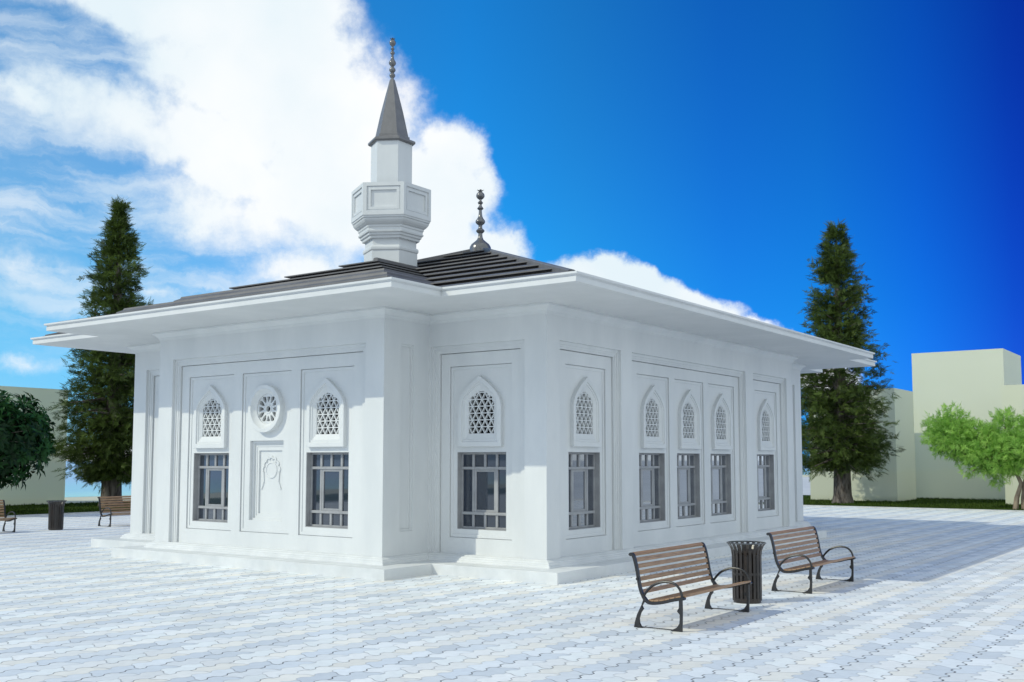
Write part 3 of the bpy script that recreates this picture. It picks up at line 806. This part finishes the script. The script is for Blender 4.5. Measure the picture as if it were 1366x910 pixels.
def conifer(label, base, H, tab, rtr, seed, nb=560, lean=(0, 0), asym=None):
    rnd = random.Random(seed)
    root = empty('conifer_tree', base, label, 'tree', 'tall conifers on the lawns')
    tr = MB(); z0 = tab[0][0]
    pts = [(lean[0] * t * H, lean[1] * t * H, t * H) for t in (0, .03, .1, .2, .35, .5, .65, .8, .92, .97)]
    rad = [rtr * f for f in (1.35, 1.08, 1., .92, .78, .62, .46, .28, .12, .05)]
    tr.tube([Vector(p) + Vector(base) for p in pts], rad, 14)
    lf = MB()
    for i in range(nb):
        u = rnd.random()
        z = z0 + (H - z0) * (1 - (1 - u) ** .62) if False else z0 + (H - z0) * u ** 1.25
        r = lerp_tab(tab, z)
        az = rnd.uniform(0, 2 * math.pi)
        rr = r * (rnd.uniform(.66, .92) if rnd.random() < .7 else rnd.uniform(.85, 1.12)) * (1 + .20 * math.sin(z * 2.3 + seed) * math.sin(az * 2 + z * .9) + .07 * math.sin(z * 4.7 + az))
        if asym: rr *= 1 + asym * math.cos(az - .65) * (1 - z / H)
        tilt = -.25 + .75 * (z / H)                   # low limbs sag, high ones rise
        dirv = Vector((math.cos(az), math.sin(az), tilt + rnd.uniform(-.2, .2))).normalized()
        b0_ = Vector(base) + Vector((lean[0] * z, lean[1] * z, z))
        b0_.z -= tilt * rr * .55
        if rr > .7 and i % 3 == 0:
            tr.tube([b0_, b0_ + dirv * rr * .5, b0_ + dirv * rr * .9], [.05 * rr / 2 + .012, .03 * rr / 2 + .008, .006], 5)
        shade = rnd.uniform(.0, .75)
        nf = 6 + int(rr * 8)
        for k in range(nf):
            t = rnd.uniform(.06, 1.) ** .75
            p = b0_ + dirv * (rr * t)
            sp = .07 + .085 * rr * (1 - abs(t - .6))
            p += Vector((rnd.gauss(0, sp), rnd.gauss(0, sp), rnd.gauss(0, sp * .9)))
            dd = (dirv + Vector((rnd.gauss(0, .55), rnd.gauss(0, .55), rnd.gauss(0, .45)))).normalized()
            frond(lf, p, dd, rnd.uniform(.28, .56), rnd.uniform(.12, .21), shade + rnd.uniform(-.12, .3), rnd, 7)
    tr.build('trunk', M['bark'], root, smooth=50)
    lf.build('crown', M['needle'], root, fix=False, tint=True)
    return root
tabR = [(1.7, 1.45), (2.1, 2.1), (2.8, 2.45), (4.0, 2.5), (6.2, 2.1), (8.1, 1.6), (10.3, 1.25), (12.0, .85), (12.7, .62), (13.2, .26), (13.6, .15)]
conifer('tall dark conifer with bare grey trunk before pale building, right of the mosque', (-6.27, 35.2, .02), 13.6, tabR, .40, 11, 700)
tabL = [(1.35, 1.25), (1.9, 2.0), (2.8, 2.5), (4.2, 2.3), (6.2, 1.8), (8.2, 1.55), (9.6, 1.3), (11.2, 1.0), (12.2, .68), (12.9, .30), (13.5, .14)]
conifer('tall dark conifer rising behind the left eave of the mosque', (-32.1, 12.7, .02), 13.8, tabL, .42, 23, 800)

# bright green tree at the right edge
def leafy_tree(name, label, base, trunks, lobes, nclump, seed, mat_leaf, L, w, cat='tree', group=None):
    rnd = random.Random(seed); root = empty(name, base, label, cat, group)
    tr = MB(); lf = MB(); B = Vector(base)
    for pts, rad in trunks: tr.tube([B + Vector(p) for p in pts], rad, 9)
    tot = sum(a * b * c_ for _, (a, b, c_) in lobes)
    for c0, (a, b, c_) in lobes:
        cen = B + Vector(c0)
        cnt = int(nclump * a * b * c_ / tot)
        for i in range(cnt):
            v = Vector((rnd.gauss(0, 1), rnd.gauss(0, 1), rnd.gauss(0, 1))).normalized() * (rnd.random() ** .4)
            bump = 1 + .22 * math.sin(v.x * 5 + c0[0]) * math.cos(v.z * 4 + v.y * 3)
            p = cen + Vector((v.x * a, v.y * b, v.z * c_)) * bump
            sh = rnd.uniform(.05, .75)
            if i % 14 == 0:
                m = cen.lerp(p, .5); tr.tube([cen + Vector((0, 0, -.4 * c_)), m, p], [.03, .018, .006], 5)
            for k in range(5):
                d = v + Vector((rnd.gauss(0, .6), rnd.gauss(0, .6), rnd.gauss(0, .6) + .15))
                frond(lf, p + Vector((rnd.gauss(0, .13), rnd.gauss(0, .13), rnd.gauss(0, .1))), d, rnd.uniform(.7, 1.2) * L, rnd.uniform(.7, 1.2) * w, sh + rnd.uniform(-.1, .3), rnd, 5)
    tr.build('trunk', M['barkpale'], root, smooth=50)
    lf.build('crown', mat_leaf, root, fix=False, tint=True)
    return root
leafy_tree('olive_tree', 'bright green bushy tree with several pale trunks at the right edge', (2.25, 32.75, .02),
    [([(-.45, 0, 0), (-.38, 0, .5), (-.2, .05, 1.1), (-.5, 0, 1.9), (-1.2, 0, 2.7)], [.12, .10, .085, .06, .03]),
     ([(-.12, .1, 0), (-.14, .1, .5), (-.05, .1, 1.2), (.3, .1, 2.2)], [.125, .10, .085, .05]),
     ([(.22, -.05, 0), (.16, 0, .6), (.3, 0, 1.2), (1.0, .1, 2.3)], [.11, .095, .08, .04]),
     ([(.5, .1, 0), (.42, .1, .5), (.7, .2, 1.2), (1.9, .2, 2.2)], [.09, .075, .06, .03])],
    [((-2.95, 0, 3.25), (.95, 1.0, .95)), ((-2.0, .1, 2.75), (1.0, 1.1, .85)), ((-.95, 0, 2.35), (1.15, 1.2, 1.0)), ((-.75, .1, 3.55), (.5, .5, .55)), ((.35, 0, 2.75), (1.3, 1.3, 1.1)), ((1.7, .1, 2.9), (1.2, 1.2, 1.1)), ((-2.05, -.1, 1.75), (.35, .4, .35))],
    1900, 5, M['olive'], .34, .17)

# dark broad-leaved bush at the left edge
def broad_bush(label, base, cen, rad, n, seed):
    rnd = random.Random(seed); root = empty('broadleaf_tree', base, label, 'tree')
    B = Vector(base); tr = MB(); lf = MB()
    tr.tube([B, B + Vector((.03, 0, .5)), B + Vector((0, .02, 1.2)), B + Vector(cen)], [.22, .17, .14, .08], 10)
    for i in range(n):
        v = Vector((rnd.gauss(0, 1), rnd.gauss(0, 1), rnd.gauss(0, 1))).normalized()
        rr = rnd.random() ** .3 * (1 + .13 * math.sin(5 * v.x + 2) * math.cos(4 * v.z))
        p = B + Vector(cen) + Vector((v.x * rad[0], v.y * rad[1], v.z * rad[2])) * rr
        ax = (v + Vector((0, 0, .35)) + Vector((rnd.gauss(0, .3), rnd.gauss(0, .3), rnd.gauss(0, .3)))).normalized()
        if i % 5 == 0: tr.tube([B + Vector(cen) - Vector((0, 0, .5)), (B + Vector(cen)).lerp(p, .6), p], [.03, .02, .008], 5)
        s = ax.orthogonal().normalized(); t = ax.cross(s)
        m = rnd.randint(7, 10); sh = rnd.random() ** 1.8
        for k in range(m):
            a = 2 * math.pi * k / m + rnd.uniform(-.2, .2); el = rnd.uniform(.05, .7)
            d = (s * math.cos(a) + t * math.sin(a)) * math.cos(el) + ax * math.sin(el)
            side = d.cross(ax).normalized(); up = side.cross(d)
            L = rnd.uniform(.34, .54); W_ = L * .16
            p0 = p + d * .04; pm = p + d * L * .55 + up * .03; p1 = p + d * L - up * L * .22
            lf.add([p0, pm - up * W_ * .35, p1, pm + side * W_, pm - side * W_], [(0, 3, 2, 1), (0, 1, 2, 4)])
            tt = min(1, max(0, sh + rnd.uniform(-.1, .15))); lf.t += [tt, tt]
    tr.build('trunk', M['bark'], root, smooth=50); lf.build('crown', M['broad'], root, fix=False, tint=True)
broad_bush('dark glossy broad-leaved tree in leaf rosettes at the left edge', (-30.2, 5.35, .02), (0, 0, 2.9), (2.9, 2.9, 1.8), 900, 3)

# ------------------------------------------------------------------ camera
cam = bpy.data.cameras.new('camera'); co = bpy.data.objects.new('camera', cam); col.objects.link(co)
cam.sensor_width = 36; cam.lens = 1401.92 / 1366 * 36; cam.shift_y = 42.91 / 1366; cam.clip_end = 12000; cam.clip_start = .05
yaw, pitch = .6204, .0829
co.location = (8.0257 * 1.3, -12.0483 * 1.3, 2.08)
co.rotation_euler = (math.pi / 2 + pitch, 0, yaw)
scene.camera = co

# ------------------------------------------------------------------ sun and sky
SD = Vector((.76, 1.02, -1.0)).normalized()
sun = bpy.data.lights.new('sun', 'SUN'); so = bpy.data.objects.new('sun', sun); col.objects.link(so)
sun.energy = 2.3; sun.angle = R(.5); sun.color = (1, .97, .77)
so.rotation_euler = SD.to_track_quat('-Z', 'Y').to_euler()
so.location = (-20, -30, 30)
world = bpy.data.worlds.new('World'); scene.world = world; world.use_nodes = True
nt = world.node_tree; nt.nodes.clear()
out = node(nt, 'ShaderNodeOutputWorld'); bg = node(nt, 'ShaderNodeBackground'); bg.inputs[1].default_value = .10
nt.links.new(bg.outputs[0], out.inputs[0])
sky = node(nt, 'ShaderNodeTexSky', sky_type='NISHITA', sun_disc=False)
sky.sun_elevation = math.asin(-SD.z); sky.sun_rotation = math.atan2(-SD.x, -SD.y) % (2 * math.pi)
sky.altitude = 0; sky.air_density = 1.; sky.dust_density = .4; sky.ozone_density = 3.
tc = node(nt, 'ShaderNodeTexCoord'); nrm = node(nt, 'ShaderNodeVectorMath', operation='NORMALIZE'); nt.links.new(tc.outputs['Generated'], nrm.inputs[0])
sep = node(nt, 'ShaderNodeSeparateXYZ'); nt.links.new(nrm.outputs[0], sep.inputs[0])
az = math_n(nt, 'MULTIPLY', math_n(nt, 'ARCTAN2', math_n(nt, 'MULTIPLY', sep.outputs[0], -1.), sep.outputs[1]), 180 / math.pi)
el = math_n(nt, 'MULTIPLY', math_n(nt, 'ARCSINE', sep.outputs[2]), 180 / math.pi)
# hand-set tint multiplied into the sky colour by compass bearing, deepest blue towards north
tint = node(nt, 'ShaderNodeValToRGB'); te = tint.color_ramp.elements
table = [(0, (.012, .10, .80)), (9.5, (.016, .15, .94)), (14, (.02, .36, 1.26)), (19, (.035, .56, 1.36)), (24, (.045, .60, 1.46)), (32, (.09, .92, 1.62)), (38, (.10, 1.12, 1.9)), (61, (.32, 1.18, 1.55)), (95, (.7, 1.1, 1.35)), (180, (1.0, 1.1, 1.25))]
while len(te) < len(table): te.new(.5)
for q, (d_, c_) in zip(te, table): q.position = d_ / 180; q.color = (*[v / 2 for v in c_], 1)
nt.links.new(math_n(nt, 'DIVIDE', math_n(nt, 'ABSOLUTE', az), 180.), tint.inputs[0])
tm_ = node(nt, 'ShaderNodeVectorMath', operation='MULTIPLY'); nt.links.new(sky.outputs[0], tm_.inputs[0]); nt.links.new(tint.outputs[0], tm_.inputs[1])
ts_ = node(nt, 'ShaderNodeVectorMath', operation='SCALE'); nt.links.new(tm_.outputs[0], ts_.inputs[0]); ts_.inputs['Scale'].default_value = 2
lowel = node(nt, 'ShaderNodeMapRange', interpolation_type='SMOOTHSTEP'); lowel.inputs[1].default_value = 9.; lowel.inputs[2].default_value = -1.
nt.links.new(el, lowel.inputs[0])
skyc = mixcol(nt, lowel.outputs[0], ts_.outputs[0], mixcol(nt, 1., ts_.outputs[0], (2.1, .98, 1.25), 'MULTIPLY'))
# pale horizon haze outside the view, added for the window reflections
hz = node(nt, 'ShaderNodeMapRange', interpolation_type='SMOOTHSTEP'); hz.inputs[1].default_value = 14.; hz.inputs[2].default_value = 0.; nt.links.new(el, hz.inputs[0])
hz2 = node(nt, 'ShaderNodeMapRange', interpolation_type='SMOOTHSTEP'); hz2.inputs[1].default_value = 62.; hz2.inputs[2].default_value = 95.; nt.links.new(math_n(nt, 'ABSOLUTE', az), hz2.inputs[0])
skyc = mixcol(nt, math_n(nt, 'MULTIPLY', hz.outputs[0], hz2.outputs[0]), skyc, (3.4, 4.9, 6.6))
hz3 = node(nt, 'ShaderNodeMapRange', interpolation_type='SMOOTHSTEP'); hz3.inputs[1].default_value = -6.; hz3.inputs[2].default_value = -26.; nt.links.new(az, hz3.inputs[0])
hz4 = node(nt, 'ShaderNodeMapRange', interpolation_type='SMOOTHSTEP'); hz4.inputs[1].default_value = -100.; hz4.inputs[2].default_value = -70.; nt.links.new(az, hz4.inputs[0])
skyc = mixcol(nt, math_n(nt, 'MULTIPLY', math_n(nt, 'MULTIPLY', hz.outputs[0], hz3.outputs[0]), hz4.outputs[0]), skyc, (8.6, 9.6, 10.4))  # brighter band added in the unseen east to lighten side window reflections
# clouds: soft masses at fixed compass bearings and heights, broken up by noise
wp = node(nt, 'ShaderNodeTexNoise', i_Scale=7., i_Detail=7., i_Roughness=.62); nt.links.new(nrm.outputs[0], wp.inputs['Vector'])
wsub = node(nt, 'ShaderNodeVectorMath', operation='SUBTRACT'); nt.links.new(wp.outputs['Color'], wsub.inputs[0]); wsub.inputs[1].default_value = (.5, .5, .5)
cmb = node(nt, 'ShaderNodeCombineXYZ'); nt.links.new(az, cmb.inputs[0]); nt.links.new(el, cmb.inputs[1])
wsc = node(nt, 'ShaderNodeVectorMath', operation='MULTIPLY'); nt.links.new(wsub.outputs[0], wsc.inputs[0]); wsc.inputs[1].default_value = (7., 4.2, 0)
uv = node(nt, 'ShaderNodeVectorMath', operation='ADD'); nt.links.new(cmb.outputs[0], uv.inputs[0]); nt.links.new(wsc.outputs[0], uv.inputs[1])
blobs = [  # az, el, r_az, r_el, rot, strength
    (53.8, 24.6, 14.0, 5.2, 12, 1.55), (47.5, 19.5, 10.0, 5.6, 14, 1.45), (43.4, 14.6, 8.6, 5.0, 8, 1.5), (40.0, 13.0, 4.9, 4.4, 0, 1.35), (36.8, 11.2, 3.8, 2.4, 0, 1.3), (39.2, 17.0, 3.2, 2.6, 0, 1.0), (38.2, 14.6, 2.8, 2.4, 0, 1.0), (51.2, 16.6, 6.5, 3.0, 14, 1.2), (50.3, 14.7, 5.0, 2.4, 14, 1.25),
    (29.6, 9.7, 4.2, 1.75, 8, 1.6), (26.0, 8.3, 4.4, 1.55, 12, 1.5), (22.6, 7.0, 3.8, 1.15, 14, 1.3), (33, 10.0, 3.2, 1.0, 0, .5),
    (55.5, 17.2, 10.5, 3.2, 16, .74), (51.0, 13.0, 9.5, 3.6, 6, .72), (59.8, 9.8, 6.5, 2.1, 6, .42), (54.6, 8.7, 5.2, 1.4, 8, .42), (61.0, 17.6, 5.5, 1.6, 18, .6), (46.5, 10.2, 7, 2.8, 0, .7),
    (57.0, .4, 3.6, .95, 0, 1.0), (19.4, 4.8, 2.6, 1.6, 0, 1.3), (60.6, 5.0, 5.5, 1.1, 0, .42), (62, 1.8, 5.0, .8, 0, .4)]
acc = None
for a_, e_, ra, re, rot, st in blobs:
    mp = node(nt, 'ShaderNodeMapping', vector_type='TEXTURE'); mp.inputs['Location'].default_value = (a_, e_, 0); mp.inputs['Rotation'].default_value = (0, 0, R(rot)); mp.inputs['Scale'].default_value = (ra, re, 1)
    nt.links.new(uv.outputs[0], mp.inputs[0])
    g = node(nt, 'ShaderNodeTexGradient', gradient_type='SPHERICAL'); nt.links.new(mp.outputs[0], g.inputs[0])
    t = math_n(nt, 'MULTIPLY', g.outputs['Fac'], st)
    acc = t if acc is None else math_n(nt, 'SMOOTH_MAX', acc, t)
    if acc.node.operation == 'SMOOTH_MAX': acc.node.inputs[2].default_value = .10
acc = math_n(nt, 'MAXIMUM', math_n(nt, 'SUBTRACT', acc, .10), 0.)
n2 = node(nt, 'ShaderNodeTexNoise', i_Scale=19., i_Detail=11., i_Roughness=.62); nt.links.new(nrm.outputs[0], n2.inputs['Vector'])
f = math_n(nt, 'ADD', acc, math_n(nt, 'MULTIPLY', math_n(nt, 'MULTIPLY', math_n(nt, 'SUBTRACT', n2.outputs['Fac'], .5), 1.05), math_n(nt, 'MULTIPLY', acc, 3.2, clamp=True)))
cov = node(nt, 'ShaderNodeMapRange', interpolation_type='SMOOTHSTEP'); cov.inputs[1].default_value = .10; cov.inputs[2].default_value = .58
nt.links.new(f, cov.inputs[0])
n3 = node(nt, 'ShaderNodeTexNoise', i_Scale=5., i_Detail=6.); nt.links.new(nrm.outputs[0], n3.inputs['Vector'])
sh = node(nt, 'ShaderNodeMapRange'); sh.inputs[1].default_value = .35; sh.inputs[2].default_value = .65; nt.links.new(n3.outputs['Fac'], sh.inputs[0])
cloudc = mixcol(nt, sh.outputs[0], (8.0, 9.1, 9.7), (10.3, 10.3, 10.3))
# unseen bright cloud added behind the viewer (south-east) as fill for the shaded walls
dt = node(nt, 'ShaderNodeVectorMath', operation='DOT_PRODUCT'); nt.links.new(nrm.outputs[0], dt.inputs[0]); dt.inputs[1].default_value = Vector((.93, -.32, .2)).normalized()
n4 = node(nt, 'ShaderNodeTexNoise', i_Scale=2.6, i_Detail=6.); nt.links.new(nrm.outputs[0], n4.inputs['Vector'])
fill_cloud = node(nt, 'ShaderNodeMapRange', interpolation_type='SMOOTHSTEP'); fill_cloud.inputs[1].default_value = .12; fill_cloud.inputs[2].default_value = .55
nt.links.new(math_n(nt, 'ADD', dt.outputs['Value'], math_n(nt, 'MULTIPLY', math_n(nt, 'SUBTRACT', n4.outputs['Fac'], .5), .9)), fill_cloud.inputs[0])
# thin streaky veil on the west side
vmp = node(nt, 'ShaderNodeMapping', vector_type='TEXTURE'); vmp.inputs['Location'].default_value = (53.5, 14.0, 0); vmp.inputs['Rotation'].default_value = (0, 0, R(12)); vmp.inputs['Scale'].default_value = (17, 11, 1)
nt.links.new(uv.outputs[0], vmp.inputs[0])
vg = node(nt, 'ShaderNodeTexGradient', gradient_type='SPHERICAL'); nt.links.new(vmp.outputs[0], vg.inputs[0])
vm2 = node(nt, 'ShaderNodeMapping'); vm2.inputs['Rotation'].default_value = (0, 0, R(-12)); vm2.inputs['Scale'].default_value = (.045, .21, 1)
nt.links.new(uv.outputs[0], vm2.inputs[0])
n5 = node(nt, 'ShaderNodeTexNoise', i_Scale=2.2, i_Detail=8., i_Roughness=.6); nt.links.new(vm2.outputs[0], n5.inputs['Vector'])
v5 = node(nt, 'ShaderNodeMapRange', interpolation_type='SMOOTHSTEP'); v5.inputs[1].default_value = .38; v5.inputs[2].default_value = .66; nt.links.new(n5.outputs['Fac'], v5.inputs[0])
veil = math_n(nt, 'MULTIPLY', math_n(nt, 'MULTIPLY', math_n(nt, 'MULTIPLY', vg.outputs['Fac'], 2.6, clamp=True), math_n(nt, 'ADD', math_n(nt, 'MULTIPLY', v5.outputs[0], .62), .14)), .85)
covv = math_n(nt, 'SUBTRACT', 1., math_n(nt, 'MULTIPLY', math_n(nt, 'SUBTRACT', 1., cov.outputs[0]), math_n(nt, 'SUBTRACT', 1., veil)))
final = mixcol(nt, covv, mixcol(nt, fill_cloud.outputs[0], skyc, (8.2, 9.2, 9.7)), cloudc)
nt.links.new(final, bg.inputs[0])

scene.view_settings.view_transform = 'Standard'; scene.view_settings.look = 'None'
scene.view_settings.exposure = 0; scene.view_settings.gamma = 1
